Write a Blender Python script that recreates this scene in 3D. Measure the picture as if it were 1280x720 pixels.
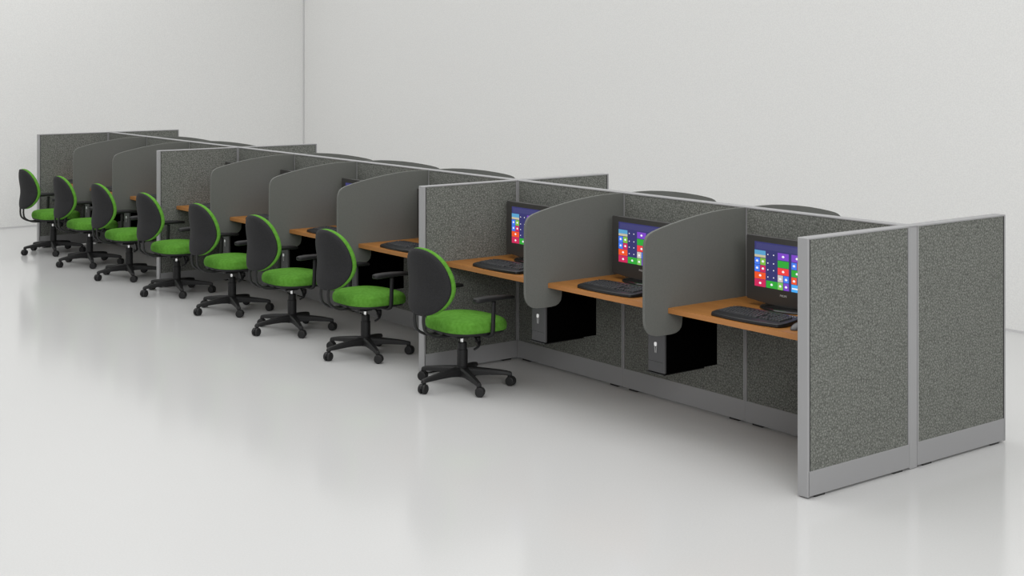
import bpy, bmesh, math, random
from mathutils import Vector, Matrix
for o in list(bpy.data.objects): bpy.data.objects.remove(o, do_unlink=True)
scn = bpy.context.scene
C = scn.collection
R = math.radians

# ---------------------------------------------------------------- camera
F_PX, YAW, HORIZON = 1741.39, 52.5415, 67.6
cam_d = bpy.data.cameras.new('camera'); cam = bpy.data.objects.new('camera', cam_d); C.objects.link(cam)
cam.location = (4.2532, -5.7559, 2.0469)
cam.rotation_euler = (R(90), 0, R(YAW))
cam_d.sensor_fit = 'HORIZONTAL'; cam_d.sensor_width = 36
cam_d.lens = 36 * F_PX / 1280
cam_d.shift_y = -(360 - HORIZON) / 1280
cam_d.clip_end = 100
scn.camera = cam

# ---------------------------------------------------------------- world, lamps, exposure
scn.view_settings.view_transform = 'Standard'
scn.view_settings.look = 'None'
scn.view_settings.gamma = 1
scn.view_settings.use_curve_mapping = False
scn.view_settings.exposure = 0
w = bpy.data.worlds.new('world'); scn.world = w; w.use_nodes = True
bg = w.node_tree.nodes['Background']; bg.inputs[0].default_value = (1, 1, .985, 1); bg.inputs[1].default_value = .55

def area(name, loc, rot, sx, sy, power, col=(1, 1, 1)):
    d = bpy.data.lights.new(name, 'AREA'); d.shape = 'RECTANGLE'; d.size = sx; d.size_y = sy; d.energy = power; d.color = col
    o = bpy.data.objects.new(name, d); C.objects.link(o); o.location = loc; o.rotation_euler = rot
    return o
area('overhead_light', (-4.5, -1.6, 5.2), (0, 0, 0), 16, 6, 430)
area('side_light', (8.5, -6.0, 4.2), (R(62), 0, R(60)), 6, 3, 430)

# ---------------------------------------------------------------- materials
def mat(name, col, rough=.5, metal=0, spec=.5):
    m = bpy.data.materials.new(name); m.use_nodes = True
    b = m.node_tree.nodes['Principled BSDF']
    b.inputs['Base Color'].default_value = (*col, 1); b.inputs['Roughness'].default_value = rough
    b.inputs['Metallic'].default_value = metal; b.inputs['Specular IOR Level'].default_value = spec
    return m
def nodes(m): return m.node_tree.nodes, m.node_tree.links, m.node_tree.nodes['Principled BSDF']
def coords(m, mapping_scale=(1, 1, 1), kind='Object'):
    n, l, b = nodes(m)
    t = n.new('ShaderNodeTexCoord'); mp = n.new('ShaderNodeMapping'); mp.inputs['Scale'].default_value = mapping_scale
    l.new(t.outputs[kind], mp.inputs[0]); return mp.outputs[0]
def noise_col(m, c1, c2, scale, detail=3, stretch=(1, 1, 1), p=(.35, .65), bump=0, bdist=.002):
    n, l, b = nodes(m); v = coords(m, stretch)
    t = n.new('ShaderNodeTexNoise'); t.inputs['Scale'].default_value = scale; t.inputs['Detail'].default_value = detail
    l.new(v, t.inputs['Vector'])
    r = n.new('ShaderNodeValToRGB'); r.color_ramp.elements[0].position = p[0]; r.color_ramp.elements[1].position = p[1]
    r.color_ramp.elements[0].color = (*c1, 1); r.color_ramp.elements[1].color = (*c2, 1)
    l.new(t.outputs[0], r.inputs[0]); l.new(r.outputs[0], b.inputs['Base Color'])
    if bump:
        bp = n.new('ShaderNodeBump'); bp.inputs['Strength'].default_value = bump; bp.inputs['Distance'].default_value = bdist
        l.new(t.outputs[0], bp.inputs['Height']); l.new(bp.outputs[0], b.inputs['Normal'])
    return m

M = {}
M['wall'] = noise_col(mat('painted_wall', (.7, .7, .69), .9, 0, .2), (.705, .705, .695), (.765, .765, .75), 90, 4, bump=.05)
# glossy poured floor: dielectric reflection blurred a little, faint grain
M['floor'] = noise_col(mat('polished_floor', (.7, .7, .7), .15, 0, .75), (.61, .61, .605), (.635, .635, .63), 120, 4)
M['trim'] = mat('grey_painted_aluminium', (.31, .31, .315), .42, 0, .5)
M['kick'] = mat('grey_kick_plate', (.29, .29, .295), .5, 0, .5)
M['groove'] = mat('dark_groove', (.03, .03, .03), .8)
def fabric():
    m = mat('speckled_grey_fabric', (.13, .135, .12), .95, 0, .15)
    n, l, b = nodes(m); v = coords(m)
    vo = n.new('ShaderNodeTexVoronoi'); vo.feature = 'DISTANCE_TO_EDGE'; vo.inputs['Scale'].default_value = 68
    nz = n.new('ShaderNodeTexNoise'); nz.inputs['Scale'].default_value = 60; nz.inputs['Detail'].default_value = 2
    mx = n.new('ShaderNodeMixRGB'); mx.blend_type = 'ADD'; mx.inputs[0].default_value = .012
    l.new(v, nz.inputs['Vector']); l.new(v, mx.inputs[1]); l.new(nz.outputs['Color'], mx.inputs[2]); l.new(mx.outputs[0], vo.inputs['Vector'])
    r = n.new('ShaderNodeValToRGB'); e = r.color_ramp.elements
    e[0].position = .0; e[0].color = (.095, .099, .089, 1); e[1].position = .22; e[1].color = (.178, .184, .168, 1)
    l.new(vo.outputs[0], r.inputs[0])
    n2 = n.new('ShaderNodeTexNoise'); n2.inputs['Scale'].default_value = 110; n2.inputs['Detail'].default_value = 3; l.new(v, n2.inputs['Vector'])
    r2 = n.new('ShaderNodeValToRGB'); r2.color_ramp.elements[0].position = .33; r2.color_ramp.elements[1].position = .52
    r2.color_ramp.elements[0].color = (.68, .68, .68, 1); r2.color_ramp.elements[1].color = (1.2, 1.2, 1.2, 1); l.new(n2.outputs[0], r2.inputs[0])
    mu = n.new('ShaderNodeMixRGB'); mu.blend_type = 'MULTIPLY'; mu.inputs[0].default_value = 1
    l.new(r.outputs[0], mu.inputs[1]); l.new(r2.outputs[0], mu.inputs[2]); l.new(mu.outputs[0], b.inputs['Base Color'])
    bp = n.new('ShaderNodeBump'); bp.inputs['Strength'].default_value = .5; bp.inputs['Distance'].default_value = .002
    l.new(vo.outputs[0], bp.inputs['Height']); l.new(bp.outputs[0], b.inputs['Normal'])
    return m
M['fabric'] = fabric()
M['divider'] = noise_col(mat('grey_laminate', (.115, .12, .11), .6, 0, .3), (.118, .122, .112), (.128, .132, .122), 140, 2)
M['wood'] = noise_col(mat('honey_wood_laminate', (.4, .17, .05), .45, 0, .4), (.285, .112, .021), (.35, .148, .031), 9, 5, (.35, 6, 6), (.3, .7))
M['woodedge'] = noise_col(mat('wood_edge_band', (.4, .17, .05), .5, 0, .4), (.38, .16, .045), (.43, .185, .055), 9, 4, (.4, 8, 8), (.3, .7))
M['green'] = noise_col(mat('green_upholstery', (.12, .32, .03), .95, 0, .1), (.085, .245, .027), (.12, .325, .045), 45, 5, p=(.3, .7), bump=.25)
M['plastic'] = noise_col(mat('matt_black_plastic', (.018, .018, .019), .55, 0, .4), (.007, .007, .0075), (.012, .012, .0125), 200, 2, bump=.1)
M['shell'] = noise_col(mat('charcoal_back_shell', (.03, .03, .032), .75, 0, .3), (.013, .013, .0142), (.019, .019, .0203), 160, 2, bump=.15)
M['chrome'] = mat('chrome', (.85, .85, .85), .25, 1)
M['case'] = mat('black_computer_case', (.001, .001, .001), .9, 0, .0)
M['casefront'] = mat('dark_grey_case_front', (.05, .05, .052), .45, 0, .4)
M['badge'] = mat('white_badge', (.8, .8, .8), .4)
M['badgegrey'] = mat('grey_badge', (.3, .3, .3), .4)
M['bezel'] = mat('dark_monitor_bezel', (.045, .044, .042), .28, 0, .5)
M['gloss'] = mat('gloss_black', (.008, .008, .008), .15, 0, .5)
M['key'] = mat('black_key', (.036, .037, .040), .45, 0, .5)
M['kbbody'] = mat('keyboard_body', (.006, .0065, .008), .4, 0, .5)
M['silver'] = mat('silver_lettering', (.5, .5, .5), .4)
M['mouse'] = mat('dark_grey_mouse', (.09, .09, .095), .35, 0, .5)
def emis(name, col, s=1.0):
    m = mat(name, (.01, .01, .01), .12, 0, .5); b = m.node_tree.nodes['Principled BSDF']
    b.inputs['Emission Color'].default_value = (*col, 1); b.inputs['Emission Strength'].default_value = s
    return m
SC = dict(navy=(.035, .035, .15), banner=(.05, .05, .17), sky=(.1, .35, .6), sand=(.55, .5, .35), blue=(.06, .2, .85), lime=(.22, .5, .05),
          crimson=(.6, .02, .1), orange=(.85, .09, .02), purple=(.2, .06, .55), green=(.03, .38, .04), azure=(.06, .4, .9), white=(.9, .9, .95),
          red=(.85, .05, .05), cream=(.6, .55, .5), leaf=(.2, .55, .1))
SMAT = {k: emis('screen_' + k, v) for k, v in SC.items()}

# ---------------------------------------------------------------- mesh helpers
def link(name, bm, mats, parent=None, smooth=False, bevel=0, seg=2, sub=0, angle=35):
    me = bpy.data.meshes.new(name); bmesh.ops.recalc_face_normals(bm, faces=bm.faces)
    bm.to_mesh(me); bm.free()
    for m in (mats if isinstance(mats, (list, tuple)) else [mats]): me.materials.append(m)
    o = bpy.data.objects.new(name, me); C.objects.link(o)
    if parent: o.parent = parent
    if smooth:
        for p in me.polygons: p.use_smooth = True
    if bevel:
        b = o.modifiers.new('bevel', 'BEVEL'); b.width = bevel; b.segments = seg; b.limit_method = 'ANGLE'; b.angle_limit = R(angle)
        for p in me.polygons: p.use_smooth = True
        o.modifiers.new('wn', 'WEIGHTED_NORMAL').keep_sharp = True
    if sub:
        s = o.modifiers.new('sub', 'SUBSURF'); s.levels = sub; s.render_levels = sub
    return o
def box(bm, x0, x1, y0, y1, z0, z1, mi=0, rot=None, piv=None):
    r = bmesh.ops.create_cube(bm, size=1)
    mt = Matrix.Translation(((x0+x1)/2, (y0+y1)/2, (z0+z1)/2)) @ Matrix.Diagonal((x1-x0, y1-y0, z1-z0, 1))
    if rot is not None: mt = Matrix.Translation(piv) @ rot @ Matrix.Translation([-c for c in piv]) @ mt
    bmesh.ops.transform(bm, matrix=mt, verts=r['verts'])
    for f in {f for v in r['verts'] for f in v.link_faces}: f.material_index = mi
    return r['verts']
def lathe(bm, prof, seg=24, loc=(0, 0, 0), mat4=None, mi=0):
    rings = []
    for r, z in prof:
        if r < 1e-6: rings.append([bm.verts.new((0, 0, z))])
        else: rings.append([bm.verts.new((r*math.cos(2*math.pi*i/seg), r*math.sin(2*math.pi*i/seg), z)) for i in range(seg)])
    for a, b in zip(rings, rings[1:]):
        for i in range(seg):
            j = (i+1) % seg
            q = [a[i % len(a)], a[j % len(a)], b[j % len(b)], b[i % len(b)]]
            q = list(dict.fromkeys(q))
            if len(q) > 2: bm.faces.new(q).material_index = mi
    vs = [v for r in rings for v in r]
    mt = Matrix.Translation(loc) @ (mat4 if mat4 is not None else Matrix.Identity(4))
    bmesh.ops.transform(bm, matrix=mt, verts=vs)
    return vs
def tube(bm, pts, rx, ry=None, seg=12, up=Vector((1, 0, 0))):
    """sweep an ellipse (rx along 'up' side axis, ry across) along pts; rx may be a list"""
    pts = [Vector(p) for p in pts]; n = len(pts); rings = []
    for i, p in enumerate(pts):
        t = (pts[min(i+1, n-1)] - pts[max(i-1, 0)]).normalized()
        s = (up - t*up.dot(t)).normalized(); q = t.cross(s)
        a = rx[i] if isinstance(rx, (list, tuple)) else rx
        b = (ry[i] if isinstance(ry, (list, tuple)) else ry) if ry is not None else a
        rings.append([bm.verts.new(p + s*a*math.cos(2*math.pi*k/seg) + q*b*math.sin(2*math.pi*k/seg)) for k in range(seg)])
    for A, B in zip(rings, rings[1:]):
        for k in range(seg): bm.faces.new((A[k], A[(k+1) % seg], B[(k+1) % seg], B[k]))
    bm.faces.new(rings[0]); bm.faces.new(rings[-1])
def smooth_path(P, n=6):
    P = [Vector(p) for p in P]; out = []
    for i in range(len(P)-1):
        p0 = P[max(i-1, 0)]; p1 = P[i]; p2 = P[i+1]; p3 = P[min(i+2, len(P)-1)]
        for k in range(n):
            t = k/n
            out.append(.5*((2*p1) + (p2-p0)*t + (2*p0-5*p1+4*p2-p3)*t*t + (3*p1-p0-3*p2+p3)*t**3))
    out.append(P[-1]); return out
def prism_x(bm, poly, x0, x1, mi=0):
    a = [bm.verts.new((x0, y, z)) for y, z in poly]; b = [bm.verts.new((x1, y, z)) for y, z in poly]; n = len(poly)
    fs = [bm.faces.new(a), bm.faces.new(b[::-1])] + [bm.faces.new((a[i], b[i], b[(i+1) % n], a[(i+1) % n])) for i in range(n)]
    for f in fs: f.material_index = mi
def prism_z(bm, poly, z0, z1, mi=0):
    a = [bm.verts.new((x, y, z0)) for x, y in poly]; b = [bm.verts.new((x, y, z1)) for x, y in poly]; n = len(poly)
    fs = [bm.faces.new(a), bm.faces.new(b[::-1])] + [bm.faces.new((a[i], b[i], b[(i+1) % n], a[(i+1) % n])) for i in range(n)]
    for f in fs: f.material_index = mi
def root(name, loc, label, cat, group=None, rz=0):
    o = bpy.data.objects.new(name, None); C.objects.link(o); o.location = loc; o.rotation_euler = (0, 0, rz); o.empty_display_size = .1
    tag(o, label, cat, group); return o
def tag(o, label, cat, group=None):
    o['label'] = label; o['category'] = cat
    o['kind'] = 'thing'
    if group: o['group'] = group
def copy_tree(o, parent=None):
    c = o.copy(); C.objects.link(c)
    if parent: c.parent = parent
    for ch in list(o.children): copy_tree(ch, c)
    return c
def dup(o, loc, rz, label):
    c = copy_tree(o); c.location = loc; c.rotation_euler = (0, 0, rz); c['label'] = label; return c

# ---------------------------------------------------------------- the setting
WX, WY = -12.33, 3.42
bm = bmesh.new(); box(bm, WX-.2, 14, -14, WY+.2, -.2, 0); f = link('floor', bm, M['floor']); f['kind'] = 'structure'
bm = bmesh.new(); box(bm, WX-.15, WX, -14, WY+.15, 0, 4.2); f = link('wall_left', bm, M['wall']); f['kind'] = 'structure'
bm = bmesh.new(); box(bm, WX, 14, WY, WY+.15, 0, 4.2); f = link('wall_back', bm, M['wall']); f['kind'] = 'structure'

M['shade_strip'] = mat('grey_painted_shade', (.55, .55, .55), .8)  # grey that stands in for soft shade along the wall edges
bm = bmesh.new(); box(bm, WX, WX+.022, WY-.012, WY, 0, 4.2); f = link('corner_shade_strip', bm, M['shade_strip']); f['kind'] = 'structure'  # added strip: shade of the wall corner put in as colour
bm = bmesh.new(); box(bm, WX, WX+.008, -14, WY-.012, 0, .018); f = link('floor_shade_left', bm, M['shade_strip']); f['kind'] = 'structure'  # added strip painting the shade where the left wall meets the floor
bm = bmesh.new(); box(bm, WX+.022, 14, WY-.008, WY, 0, .018); f = link('floor_shade_back', bm, M['shade_strip']); f['kind'] = 'structure'  # same painted shade line at the foot of the back wall

# ---------------------------------------------------------------- cubicle system
H, T, D, G, K = 1.2, .062, .7866, .010, .125
CROSS = [-.031, -3.189, -7.345, -10.461]               # cross panel centres along x, nearest first
SEAM = {0: [-1.095, -2.104], 1: [-4.236, -5.250, -6.267], 2: [-8.371, -9.399]}


def make_panel(L, end_cap, label, cat, group, loc, rz, name, seam_w=.013):
    t = root(name, loc, label, cat, group, rz)
    h = T/2
    # fabric infill (inset from the frame)
    bm = bmesh.new(); box(bm, seam_w, L-(.012 if end_cap else seam_w), -h+.003, h-.003, K, H-.008)
    link('fabric_panel', bm, M['fabric'], t)
    bm = bmesh.new(); box(bm, 0, L, -h, h, H-.008, H); link('top_cap', bm, M['trim'], t, bevel=.002)
    ex = 0 if end_cap else .0018
    bm = bmesh.new(); box(bm, -ex, L+ex, -h, h, G, K); link('kick_plate', bm, M['kick'], t, bevel=.002)
    bm = bmesh.new(); box(bm, 0, seam_w-.003, -h, h, K, H-.008); link('side_trim', bm, M['trim'], t)
    if end_cap:
        bm = bmesh.new(); box(bm, L-.0125, L-.0095, -h-.0005, h+.0005, K+.002, H-.009, 0); link('edge_groove', bm, M['groove'], t)
        bm = bmesh.new(); box(bm, L-.0095, L+.006, -h, h, G-.004, H, 0); link('edge_trim', bm, M['trim'], t, bevel=.004, seg=3)
    else:
        bm = bmesh.new(); box(bm, L-seam_w+.003, L, -h, h, K, H-.008); link('side_trim', bm, M['trim'], t)
    for fx in (.05, L-.12):
        bm = bmesh.new(); box(bm, fx, fx+.07, -h+.004, h-.004, 0, G+.002); lathe(bm, [(0, 0), (.02, 0), (.02, G), (0, G)], 12, (fx+.035, 0, 0))
        link('foot', bm, M['gloss'], t)
    return t

ends = ['nearest cross panel at the right end of the row', 'second cross panel from the right', 'third cross panel from the right', 'farthest cross panel at the left end of the row']
post = None
for i, x in enumerate(CROSS):
    make_panel(D-T/2-.006, True, 'speckled panel, chair-side half of the ' + ends[i], 'partition panel',
               'cross panels of the cubicle row', (x, -T/2, 0), R(-90), 'partition_panel')
    make_panel(D-T/2-.006, True, 'speckled panel, far-side half of the ' + ends[i], 'partition panel',
               'cross panels of the cubicle row', (x, T/2, 0), R(90), 'partition_panel')
    # connector post
    t = root('connector_post', (x, 0, 0), 'grey middle post of the ' + ends[i], 'post', 'connector posts')
    bm = bmesh.new(); box(bm, -T/2, T/2, -T/2+.002, T/2-.002, .002, H-.006); link('post_body', bm, M['trim'], t, bevel=.003)
    bm = bmesh.new(); box(bm, -T/2-.001, T/2+.001, -T/2, T/2, H-.006, H+.001); link('post_cap', bm, M['trim'], t, bevel=.002)

bays = []           # (x_left, x_right) clear width of each desk bay from the nearest, with kind of each side
gname = ['near group of three desks', 'middle group of four desks', 'far group of three desks']
desk_no = 0
ordn = ['first', 'second', 'third', 'fourth', 'fifth', 'sixth', 'seventh', 'eighth', 'ninth', 'tenth']
for g in range(3):
    xs = [CROSS[g]-T/2] + SEAM[g] + [CROSS[g+1]+T/2]
    for a, b in zip(xs, xs[1:]):
        make_panel(a-b-.004, False, 'grey speckled spine panel behind the %s desk counted from the right' % ordn[desk_no], 'partition panel',
                   'spine panels of the cubicle row', (b+.002, 0, 0), 0, 'spine_panel')
        bays.append((b, a, g)); desk_no += 1

# curved screens between the desks
prof = [(-.02, 1.197), (.10, 1.199), (.20, 1.197), (.30, 1.190), (.41, 1.178), (.50, 1.165), (.60, 1.147), (.68, 1.130), (.73, 1.117),
        (.758, 1.106), (.776, 1.092), (.788, 1.070), (.794, 1.040), (.795, .90), (.795, .66), (.791, .632), (.780, .607), (.763, .587),
        (.740, .573), (.710, .566), (.66, .563), (.60, .563), (.565, .567), (.543, .577), (.527, .594), (.520, .620), (.518, .676), (-.02, .676)]
prof[0] = (T/2, 1.197); prof[-1] = (T/2, .676)
dn = 0
seams = [(g, s) for g in range(3) for s in SEAM[g]]
for side in (-1, 1):
    first = None
    for k, (g, s) in enumerate(seams):
        where = ('on the chair side' if side < 0 else 'behind the spine with only its top showing')
        lab = '%s curved grey screen from the right, %s' % (ordn[k], where)
        grp = 'curved screens on the chair side' if side < 0 else 'curved screens on the far side'
        if first is None:
            bm = bmesh.new(); prism_x(bm, [(side*y, z) for y, z in prof], -.009, .009)
            first = link('divider_screen', bm, M['divider'], bevel=.003)
            tag(first, lab, 'divider screen', grp); first.location = (s, 0, 0); o = first
        else:
            o = first.copy(); C.objects.link(o); o.location = (s, 0, 0); o['label'] = lab

# ---------------------------------------------------------------- worktops
ZT, ZB, YF = .706, .678, -.627
for i, (b, a, g) in enumerate(bays):
    lo = b + (.009 if b in SEAM[g] else 0) + .0005; hi = a - (.009 if a in SEAM[g] else 0) - .0005
    if b not in SEAM[g]: lo = b + .001
    if a not in SEAM[g]: hi = a - .001
    t = root('desk_worktop', ((lo+hi)/2, 0, ZB), 'honey-brown wooden worktop, the %s counted from the right end of the row' % ordn[i], 'desk', 'worktops along the cubicle row')
    wdt = (hi-lo)/2
    bm = bmesh.new(); box(bm, -wdt, wdt, YF+.003, -T/2-.0005, 0, ZT-ZB); link('top_board', bm, M['wood'], t)
    bm = bmesh.new(); box(bm, -wdt, wdt, YF, YF+.003, .0005, ZT-ZB-.0005); link('edge_band', bm, M['woodedge'], t)
    for s in (-1, 1):
        bm = bmesh.new(); prism_x(bm, [(-T/2-.001, 0), (-T/2-.001, -.10), (-T/2-.015, -.10), (-.22, -.012), (-.22, 0)], s*(wdt-.02)-.0015, s*(wdt-.02)+.0015)
        link('bracket', bm, M['kick'], t)

# ---------------------------------------------------------------- monitor (origin: base centre on the desk, screen facing -Y)
def text_mesh(s, size, loc, rot, m, name, parent, ext=.0004):
    cu = bpy.data.curves.new(name, 'FONT'); cu.body = s; cu.size = size; cu.align_x = 'CENTER'; cu.extrude = ext; cu.offset = size*.015
    tmp = bpy.data.objects.new('tmp', cu); C.objects.link(tmp)
    dg = bpy.context.evaluated_depsgraph_get(); me = bpy.data.meshes.new_from_object(tmp.evaluated_get(dg))
    bpy.data.objects.remove(tmp, do_unlink=True)
    me.name = name; me.materials.clear(); me.materials.append(m)
    o = bpy.data.objects.new(name, me); C.objects.link(o); o.location = loc; o.rotation_euler = rot; o.parent = parent
    return o
def make_monitor():
    t = root('monitor', (0, 0, 0), '', 'monitor', 'monitors on the desks')
    W2, zb, zt = .26, .031, .375
    yf = -.03
    bot = [(-W2, zb+.008), (-W2+.006, zb), (-.20, zb-.004), (-.10, zb-.013), (0, zb-.016), (.10, zb-.013), (.20, zb-.004), (W2-.006, zb), (W2, zb+.008)]
    out = bot + [(W2, zt-.008), (W2-.003, zt-.002), (W2-.01, zt), (-W2+.01, zt), (-W2+.003, zt-.002), (-W2, zt-.008)]
    bm = bmesh.new()
    a = [bm.verts.new((x, yf, z)) for x, z in out]; b = [bm.verts.new((x, yf+.03, z)) for x, z in out]
    c = [bm.verts.new((x*.72, yf+.062, .2+(z-.2)*.68)) for x, z in out]
    n = len(out); bm.faces.new(a); bm.faces.new(c[::-1])
    for P, Q in ((a, b), (b, c)):
        for i in range(n): bm.faces.new((P[i], Q[i], Q[(i+1) % n], P[(i+1) % n]))
    hb = link('housing', bm, M['bezel'], t, bevel=.003)
    # glowing screen: start page with a grid of tiles
    SW, S0, S1 = .20, .105, .343
    mats = list(SMAT.values()); idx = {k: i for i, k in enumerate(SMAT)}
    bm = bmesh.new()
    def q(u0, u1, v0, v1, c, lvl=1):
        y = yf-.0006-.0003*lvl
        x0, x1 = -SW+2*SW*u0, -SW+2*SW*u1; z0, z1 = S1-(S1-S0)*v1, S1-(S1-S0)*v0
        f = bm.faces.new([bm.verts.new(p) for p in ((x0, y, z0), (x1, y, z0), (x1, y, z1), (x0, y, z1))]); f.material_index = idx[c]
    def ico(u, v, s=1):
        q(u-.014*s, u+.014*s, v-.024*s, v+.024*s, 'white', 3)
        q(u-.022*s, u+.022*s, v-.006*s, v+.012*s, 'white', 3)
    q(0, 1, 0, 1, 'navy', 0); q(.03, .9, .03, .16, 'banner', .5)
    c1 = (.0, .195); c3 = (.405, .595); c4 = (.64, .835); c5 = (.845, 1.0)
    rows = [(.19, .345), (.36, .51), (.52, .67), (.68, .83), (.84, 1.0)]
    q(*c1, .19, .29, 'sky'); q(*c1, .29, .345, 'sand')
    q(.0, .092, *rows[1], 'blue'); q(.1, .195, *rows[1], 'lime'); q(.0, .092, *rows[2], 'blue'); q(.1, .195, *rows[2], 'crimson')
    q(*c1, *rows[3], 'orange'); q(*c1, *rows[4], 'crimson')
    for u, v in ((.046, .43), (.148, .43), (.046, .59), (.148, .59), (.1, .75), (.1, .92)): ico(u, v)
    q(.205, .40, *rows[4], 'green'); ico(.30, .92)
    for u in (.235, .335):
        for v in (.26, .45, .6, .76): q(u-.008, u+.008, v-.012, v+.012, 'white', 2)
    q(*c3, *rows[0], 'purple'); ico(.5, .265); q(*c3, *rows[1], 'green'); q(*c3, *rows[2], 'red'); ico(.5, .595)
    q(.405, .495, *rows[3], 'cream'); q(.505, .595, *rows[3], 'blue'); ico(.45, .76); ico(.55, .76)
    q(.405, .495, *rows[4], 'leaf'); q(.505, .595, *rows[4], 'purple'); ico(.45, .92); ico(.55, .92)
    q(*c4, *rows[0], 'purple'); ico(.735, .265); q(.64, .73, *rows[1], 'blue'); q(.74, .835, *rows[1], 'orange'); ico(.685, .43); ico(.787, .43)
    q(*c4, *rows[2], 'green'); ico(.735, .595); q(.64, .73, *rows[3], 'orange'); ico(.685, .76); q(.775, .79, .78, .81, 'white', 2)
    q(*c4, *rows[4], 'azure'); q(.65, .82, .91, .94, 'white', 2)
    q(*c5, *rows[0], 'blue'); ico(.92, .265); q(*c5, *rows[1], 'purple'); ico(.92, .43); q(*c5, *rows[2], 'azure'); q(*c5, *rows[3], 'crimson'); ico(.92, .76); q(*c5, *rows[4], 'green')
    so = link('screen', bm, mats, t); so['label'] = 'glowing screen with a grid of coloured tiles'
    for p in so.data.polygons:
        if p.normal.y > 0: p.flip()
    text_mesh('PHILIPS', .0145, (0, yf-.0004, .070), (R(90), 0, 0), M['silver'], 'maker_lettering', hb)
    bm = bmesh.new(); box(bm, -.045, .045, .0, .035, .012, .14); link('stand_neck', bm, M['gloss'], t, bevel=.01, seg=3)
    bm = bmesh.new(); lathe(bm, [(0, 0), (1, 0), (1.0, .006), (.93, .012), (.5, .018), (0, .020)], 48, mat4=Matrix.Diagonal((.165, .11, 1, 1)))
    link('stand_base', bm, M['gloss'], t, smooth=True)
    return t
# ---------------------------------------------------------------- keyboard (origin centre)
def make_keyboard():
    t = root('keyboard', (0, 0, 0), '', 'keyboard', 'keyboards on the desks')
    W2 = .235
    poly = []
    for k in range(25):                                   # bowed front edge with palm rest
        u = -1+2*k/24; poly.append((u*.215, -.102-.018*(1-abs(u)**2.2)+.012*math.cos(u*math.pi)*0))
    poly += [(.228, -.085), (W2, -.05), (W2-.006, .03), (.215, .085), (.200, .097)]
    for k in range(13):
        u = 1-2*(k+1)/14; poly.append((u*.2, .097+.006*(1-u*u)))
    poly += [(-.200, .097), (-.215, .085), (-W2+.006, .03), (-W2, -.05), (-.228, -.085)]
    bm = bmesh.new()
    n = len(poly); lay = []
    for s, z, dy in ((.985, 0, 0), (1, .004, 0), (.992, None, 0), (.955, None, 0)):
        lay.append([bm.verts.new((x*s, y*s, (z if z is not None else (.016 if s > .97 else .019) + (y+.12)*.055)))for x, y in poly])
    bm.faces.new(lay[0][::-1]); bm.faces.new(lay[-1])
    for A, B in zip(lay, lay[1:]):
        for i in range(n): bm.faces.new((A[i], A[(i+1) % n], B[(i+1) % n], B[i]))
    link('body', bm, M['kbbody'], t, smooth=False, bevel=.002)
    bm = bmesh.new()
    tilt = math.atan(.055)
    def key(x0, x1, y0, y1):
        z = .0185 + ((y0+y1)/2+.12)*.055
        vs = [bm.verts.new((x, y, z-.002+(y-(y0+y1)/2)*.055)) for x, y in ((x0, y0), (x1, y0), (x1, y1), (x0, y1))]
        i = .002
        us = [bm.verts.new((x, y, z+.007+(y-(y0+y1)/2)*.055)) for x, y in ((x0+i, y0+i), (x1-i, y0+i), (x1-i, y1-i), (x0+i, y1-i))]
        bm.faces.new(us)
        for k in range(4): bm.faces.new((vs[k], vs[(k+1) % 4], us[(k+1) % 4], us[k]))
    p = .0185
    for r in range(5):
        y0 = -.058+r*.0195; bend = lambda x: -.006*math.cos(x/.22*math.pi/2)
        widths = {0: [1.4, 1.2, 1.4, 5.6, 1.4, 1.2, 1.8], 1: [2.2]+[1]*10+[1.8], 2: [1.7]+[1]*11+[1.3], 3: [1.4]+[1]*12+[.6], 4: [1]*13+[1]}[r]
        x = -.205
        for wd in widths:
            key(x+.0012, x+wd*p-.0012, y0+bend(x), y0+.0178+bend(x)); x += wd*p
        for c in range(3):
            if r in (2,) : continue
            if r == 1 and c != 1: continue
            xx = .064+c*p; key(xx, xx+p-.0015, y0, y0+.0178)
        for c in range(4):
            xx = .126+c*p
            if xx+p < .206: key(xx, xx+p-.0015, y0, y0+.0178)
    for c in range(13):
        xx = -.2+c*.03; key(xx, xx+.024, .046, .056)
    link('keys', bm, M['key'], t)
    bm = bmesh.new()
    for dx in (0, .016, .032): box(bm, .15+dx, .158+dx, .070, .076, .026, .031)
    link('indicator_light', bm, M['silver'], t)
    return t
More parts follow.
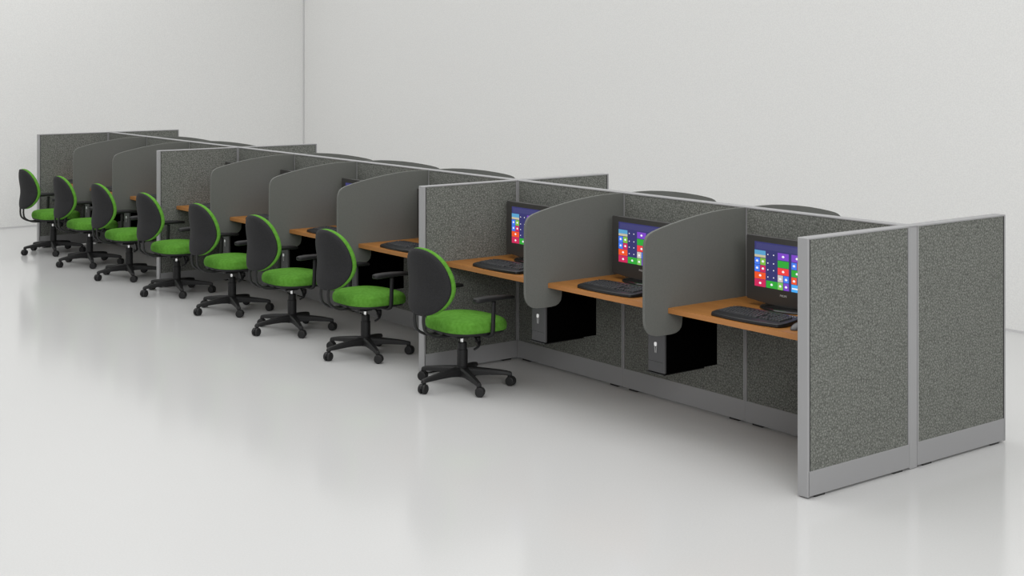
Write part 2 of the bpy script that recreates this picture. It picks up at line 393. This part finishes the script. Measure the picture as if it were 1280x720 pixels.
# ---------------------------------------------------------------- computer tower hanging under the desk
def make_tower():
    t = root('computer_tower', (0, 0, 0), '', 'computer', 'computer towers hung under the desks')
    w2, d, h = .064, .40, .325
    bm = bmesh.new(); box(bm, -w2, w2, .022, d, 0, h); link('case', bm, M['case'], t, bevel=.002)
    bm = bmesh.new(); box(bm, -w2, w2, 0, .0215, .0, h); fr = link('front_panel', bm, M['casefront'], t, bevel=.008, seg=3)
    bm = bmesh.new(); box(bm, -w2+.006, w2-.006, -.0008, .001, .06, .0615); box(bm, -w2+.006, w2-.006, -.0008, .001, h-.10, h-.0985)
    box(bm, -w2+.014, w2-.014, -.0015, .001, h-.05, h-.032)
    link('drive_bay', bm, M['gloss'], fr)
    bm = bmesh.new(); poly = [(-.008, .145), (-.009, .157), (-.006, .164), (.006, .164), (.009, .157), (.008, .145), (0, .142)]
    a = [bm.verts.new((x, -.0045, z)) for x, z in poly]; b = [bm.verts.new((x, .001, z)) for x, z in poly]; n = len(poly)
    bm.faces.new(a); [bm.faces.new((a[i], b[i], b[(i+1) % n], a[(i+1) % n])) for i in range(n)]
    bt = link('power_button', bm, M['badge'], fr); bt['label'] = 'white power button'
    bm = bmesh.new()
    for s in (-1, 1):
        q = [(s*.0085, .144), (s*.005, .142), (s*.002, .110), (s*.0055, .107)]
        a = [bm.verts.new((x, -.003, z)) for x, z in q]; b = [bm.verts.new((x, .001, z)) for x, z in q]
        bm.faces.new(a); [bm.faces.new((a[i], b[i], b[(i+1) % 4], a[(i+1) % 4])) for i in range(4)]
    link('badge', bm, M['badgegrey'], fr)
    bm = bmesh.new(); box(bm, -w2-.008, w2+.002, -.004, d*.75, -.005, -.0005)
    for y in (.08, .28):
        box(bm, -w2-.008, -w2-.004, y, y+.03, -.005, h+.006); 
    link('mounting_bracket', bm, M['gloss'], t)
    return t
def make_mouse():
    t = root('computer_mouse', (0, 0, 0), '', 'mouse', 'mice on the desks')
    bm = bmesh.new(); bmesh.ops.create_uvsphere(bm, u_segments=24, v_segments=14, radius=1)
    for v in bm.verts:
        x, y, z = v.co; v.co = (x*.031*(1-.12*y), y*.056, max(z, 0)*.034*(1-.25*y*y)-.0*z)
    bmesh.ops.remove_doubles(bm, verts=bm.verts, dist=1e-5)
    link('shell', bm, M['mouse'], t, smooth=True)
    bm = bmesh.new(); lathe(bm, [(0, -.003), (.009, -.003), (.01, 0), (.009, .003), (0, .003)], 16, (0, .03, .026), Matrix.Rotation(R(90), 4, 'Y')); link('scroll_wheel', bm, M['gloss'], t, smooth=True)
    return t

MONX = {0: -.926, 1: -2.012, 2: -3.059, 3: -4.125, 4: -5.184, 5: -6.194}
KBX = {0: -.80+.215, 1: -1.865+.215, 2: -2.89+.215, 3: -3.989+.215}
mon = make_monitor(); kb = make_keyboard(); tw = make_tower(); ms = make_mouse()
seen_by = ['on the desk nearest the right end of the row', 'on the second desk from the right', 'on the third desk from the right', 'on the fourth desk from the right',
           'on the fifth desk from the right', 'on the sixth desk from the right', 'on the seventh desk from the right', 'on the eighth desk from the right',
           'on the ninth desk from the right', 'on the desk at the far left end']
for i, (b, a, g) in enumerate(bays):
    mx = MONX.get(i, b+.085)+.26
    lab = 'black widescreen monitor, ' + seen_by[i]
    if i == 0: mon.location = (mx, -.17, ZT); mon['label'] = lab
    else: dup(mon, (mx, -.17, ZT), 0, lab)
    kx = KBX.get(i, MONX.get(i, b+.085)+.16+.215)
    lab = 'black keyboard, ' + seen_by[i]
    if i == 0: kb.location = (kx, -.492, ZT); kb['label'] = lab; kb.rotation_euler.z = R(2)
    else: dup(kb, (kx, -.492, ZT), R(1.5), lab)
    if i in (0, 1):
        lab = 'dark grey computer mouse, ' + seen_by[i]
        mp = (-.285, -.515, ZT) if i == 0 else (kx+.30, -.50, ZT)
        if i == 0: ms.location = mp; ms['label'] = lab
        else: dup(ms, mp, 0, lab)
first = True
under = {1: 'the second desk from the right', 2: 'the third desk from the right', 4: 'the fifth desk from the right', 5: 'the sixth desk from the right',
         6: 'the seventh desk from the right', 8: 'the ninth desk from the right', 9: 'the last desk on the left'}
for i in under:
    b, a, g = bays[i]
    loc = (a-.026-.064, -.622, ZB-.325-.0075)
    lab = 'black computer tower hung under %s beside the grey screen' % under[i]
    if first: tw.location = loc; tw['label'] = lab; first = False
    else: dup(tw, loc, 0, lab)

# ---------------------------------------------------------------- office chair (origin on the floor under the column, facing +Y)
def make_chair():
    t = root('office_chair', (0, 0, 0), '', 'chair', 'green office chairs along the row')
    # hub and column
    bm = bmesh.new(); lathe(bm, [(0, .062), (.036, .062), (.048, .07), (.048, .105), (.040, .122), (.034, .126), (0, .126)], 32)
    link('base_hub', bm, M['plastic'], t, smooth=False, bevel=.003)
    bm = bmesh.new(); lathe(bm, [(0, .12), (.033, .12), (.033, .225), (.031, .229), (.0285, .231), (.0285, .268), (.026, .272), (0, .272)], 32)
    col = link('gas_column', bm, M['plastic'], t, bevel=.001); 
    bm = bmesh.new(); lathe(bm, [(0, .26), (.0125, .26), (.0125, .315), (0, .315)], 20); p = link('piston', bm, M['chrome'], col, smooth=False, bevel=.001); p['label'] = 'chrome piston'
    for k in range(5):
        an = R(-88+72*k); rot = Matrix.Rotation(an, 4, 'Z')
        bm = bmesh.new()
        st = [(.030, .066, .122, .030), (.10, .072, .115, .025), (.17, .071, .107, .021), (.235, .068, .098, .0185), (.275, .066, .091, .017), (.297, .062, .086, .016), (.306, .060, .080, .013)]
        rings = []
        for r, z0, z1, hw in st:
            e = .004
            rings.append([bm.verts.new(rot @ Vector((r, y, z))) for y, z in ((-hw, z0), (hw, z0), (hw, z1-.012), (hw*.62, z1), (-hw*.62, z1), (-hw, z1-.012))])
        for A, B in zip(rings, rings[1:]):
            for i in range(6): bm.faces.new((A[i], A[(i+1) % 6], B[(i+1) % 6], B[i]))
        bm.faces.new(rings[0]); bm.faces.new(rings[-1])
        lg = link('base_leg', bm, M['plastic'], t, bevel=.003)
        # caster: stem, hood and two wheels, swivelled
        cx, cy = .290*math.cos(an), .290*math.sin(an)
        sw = Matrix.Translation((cx, cy, 0)) @ Matrix.Rotation(an + R([20, 60, -30, 100, 10][k]), 4, 'Z')
        bm = bmesh.new()
        lathe(bm, [(0, .040), (.011, .040), (.011, .068), (0, .068)], 12)
        W = Matrix.Rotation(R(90), 4, 'X')
        for s in (-1, 1):
            lathe(bm, [(0, -.010), (.024, -.010), (.029, -.006), (.029, .006), (.024, .010), (0, .010)], 24, (.010, s*.0145, .029), W)
        box(bm, .004, .016, -.005, .005, .012, .044)
        # hood over the wheels
        for a0 in range(0, 7):
            a1 = R(10+a0*25); a2 = R(10+(a0+1)*25)
            vs = [bm.verts.new((.010+r*math.cos(A), y, .029+r*math.sin(A))) for A, r, y in
                  ((a1, .032, -.006), (a2, .032, -.006), (a2, .032, .006), (a1, .032, .006))]
            ws = [bm.verts.new((.010+r*math.cos(A), y, .029+r*math.sin(A))) for A, r, y in
                  ((a1, .022, -.006), (a2, .022, -.006), (a2, .022, .006), (a1, .022, .006))]
            bm.faces.new(vs); bm.faces.new(ws)
            for i in range(4): bm.faces.new((vs[i], vs[(i+1) % 4], ws[(i+1) % 4], ws[i]))
        bmesh.ops.transform(bm, matrix=sw, verts=bm.verts)
        link('caster', bm, M['plastic'], lg, bevel=.0015)
    # mechanism and lever
    bm = bmesh.new(); box(bm, -.07, .07, -.09, .09, .312, .345); box(bm, -.035, .035, -.035, .035, .300, .315); mech = link('mechanism', bm, M['plastic'], t, bevel=.006)
    bm = bmesh.new(); tube(bm, smooth_path([(.06, .02, .325), (.10, .02, .318), (.135, .015, .295), (.15, .01, .272)]), .006)
    tube(bm, smooth_path([(.135, .035, .292), (.152, .012, .268), (.148, -.018, .252)]), [.010]*13, [.006]*13)
    link('lever', bm, M['plastic'], mech, smooth=True)
    bm = bmesh.new(); lathe(bm, [(0, 0), (.016, 0), (.018, .006), (.018, .03), (.014, .036), (0, .036)], 20, (.085, .055, .312), Matrix.Rotation(R(180), 4, 'X'))
    link('tension_knob', bm, M['plastic'], mech, bevel=.002)
    # seat: rounded-square outline
    YS = .030
    def outline(a, b, n=48, e=2.7):
        o = []
        for k in range(n):
            th = 2*math.pi*k/n; c, s = math.cos(th), math.sin(th)
            o.append((a*math.copysign(abs(c)**(2/e), c)*(1-.03*s), YS + b*math.copysign(abs(s)**(2/e), s)))
        return o
    def stack(layers, m, name, parent, waterfall=.012):
        bm = bmesh.new(); rings = []
        for sc, z in layers:
            rings.append([bm.verts.new((x, y, z - (waterfall*max(0, (y-YS)/.2)**2 if z > .36 else 0))) for x, y in outline(.240*sc, .222*sc)])
        n = 48
        for A, B in zip(rings, rings[1:]):
            for i in range(n): bm.faces.new((A[i], A[(i+1) % n], B[(i+1) % n], B[i]))
        bm.faces.new(rings[0]); bm.faces.new(rings[-1])
        return link(name, bm, m, parent, smooth=True)
    stack([(.80, .343), (.95, .347), (.985, .358), (.985, .366)], M['plastic'], 'seat_pan', t)
    stack([(.975, .362), (1.0, .368), (1.015, .385), (1.01, .402), (.985, .417), (.94, .427), (.86, .434), (.72, .438), (.5, .4385), (.25, .437), (.05, .4365)], M['green'], 'seat', t)
    # backrest
    Z0, Z1, HW = .473, .875, .222
    zc, hz = (Z0+Z1)/2, (Z1-Z0)/2
    def yb(x, z): return -.336 + 1.3*x*x + .019*math.exp(-((z-.64)/.10)**2)
    def back(off0, off1, grow, name, m, dome):
        bm = bmesh.new(); NR, NT = 9, 56; F = []; B = []
        def P(r, th):
            c, s = math.cos(th), math.sin(th); e = 2.3
            x = math.copysign(abs(c)**(2/e), c)*(HW+grow)*r; z = math.copysign(abs(s)**(2/e), s)*(hz+grow)*r
            x *= 1 - .03*(z/hz)
            return x, z+zc
        for side in (0, 1):
            rings = []
            for i in range(1, NR+1):
                r = i/NR; ring = []
                for k in range(NT):
                    x, z = P(r, 2*math.pi*k/NT)
                    edge = max(0, (r-.75)/.25)
                    if side == 0: y = yb(x, z)+off0 + .006*edge**2
                    else: y = yb(x, z)+off1 - dome*edge**2.5
                    ring.append(bm.verts.new((x, y, z)))
                rings.append(ring)
            x, z = 0, zc
            c = bm.verts.new((0, yb(0, zc)+(off0 if side == 0 else off1), zc))
            for k in range(NT): bm.faces.new((c, rings[0][k], rings[0][(k+1) % NT]))
            for A, Bq in zip(rings, rings[1:]):
                for k in range(NT): bm.faces.new((A[k], A[(k+1) % NT], Bq[(k+1) % NT], Bq[k]))
            (F if side == 0 else B).append(rings[-1])
        for k in range(NT): bm.faces.new((F[0][k], F[0][(k+1) % NT], B[0][(k+1) % NT], B[0][k]))
        return link(name, bm, m, t, smooth=True)
    sh = back(0, .020, 0, 'backrest_shell', M['shell'], .003)
    for p in sh.data.polygons: p.use_smooth = True
    back(.019, .066, .002, 'backrest_cushion', M['green'], .020)
    # twin J-shaped carriers
    for s in (-1, 1):
        x = s*.048
        bm = bmesh.new(); tube(bm, smooth_path([(x, -.318, .50), (x, -.320, .465), (x, -.320, .43), (x, -.308, .385), (x, -.262, .352), (x, -.21, .338), (x, -.12, .336), (x, -.03, .336)]), .013, .0085)
        link('back_support', bm, M['plastic'], t, smooth=True)
    # armrests
    for s in (-1, 1):
        x = s*.268
        bm = bmesh.new(); tube(bm, smooth_path([(s*.13, .035, .340), (s*.19, .035, .340), (s*.235, .035, .343), (s*.262, .035, .358), (x, .036, .39), (x, .038, .45), (x, .042, .555)]), .0145, .010, up=Vector((0, 1, 0)))
        ar = link('armrest', bm, M['plastic'], t, smooth=True)
        # pad: long flat, wider and dipping at the rear
        bm = bmesh.new(); rings = []
        for y, zz, hw, hh in ((-.104, .572, .012, .007), (-.100, .572, .022, .014), (-.08, .573, .028, .018), (-.03, .575, .031, .018), (.04, .576, .032, .016), (.12, .574, .029, .014), (.172, .570, .024, .012), (.190, .568, .016, .008), (.195, .567, .007, .003)):
            rings.append([bm.verts.new((x+hw*math.copysign(abs(math.cos(q))**.7, math.cos(q)), y, zz+hh*math.copysign(abs(math.sin(q))**.7, math.sin(q)))) for q in [2*math.pi*k/20 for k in range(20)]])
        for A, B in zip(rings, rings[1:]):
            for k in range(20): bm.faces.new((A[k], A[(k+1) % 20], B[(k+1) % 20], B[k]))
        bm.faces.new(rings[0]); bm.faces.new(rings[-1])
        link('arm_pad', bm, M['plastic'], ar, smooth=True)
    return t
CH = [(-2.751, -.775), (-3.888, -.775), (-4.926, -.775), (-5.917, -.775), (-6.971, -.775), (-8.017, -.775), (-9.005, -.775), (-10.026, -.775)]
CL = ['nearest chair, rightmost of the eight', 'second chair from the right', 'third chair from the right', 'fourth chair from the right', 'fifth chair from the right',
      'sixth chair from the right', 'seventh chair from the right', 'farthest chair at the left end of the row']
ch = make_chair()
for i, (x, y) in enumerate(CH):
    lab = 'green-seated office chair with black oval back, ' + CL[i]
    if i == 0: ch.location = (x, y, 0); ch['label'] = lab
    else: dup(ch, (x, y, 0), 0, lab)
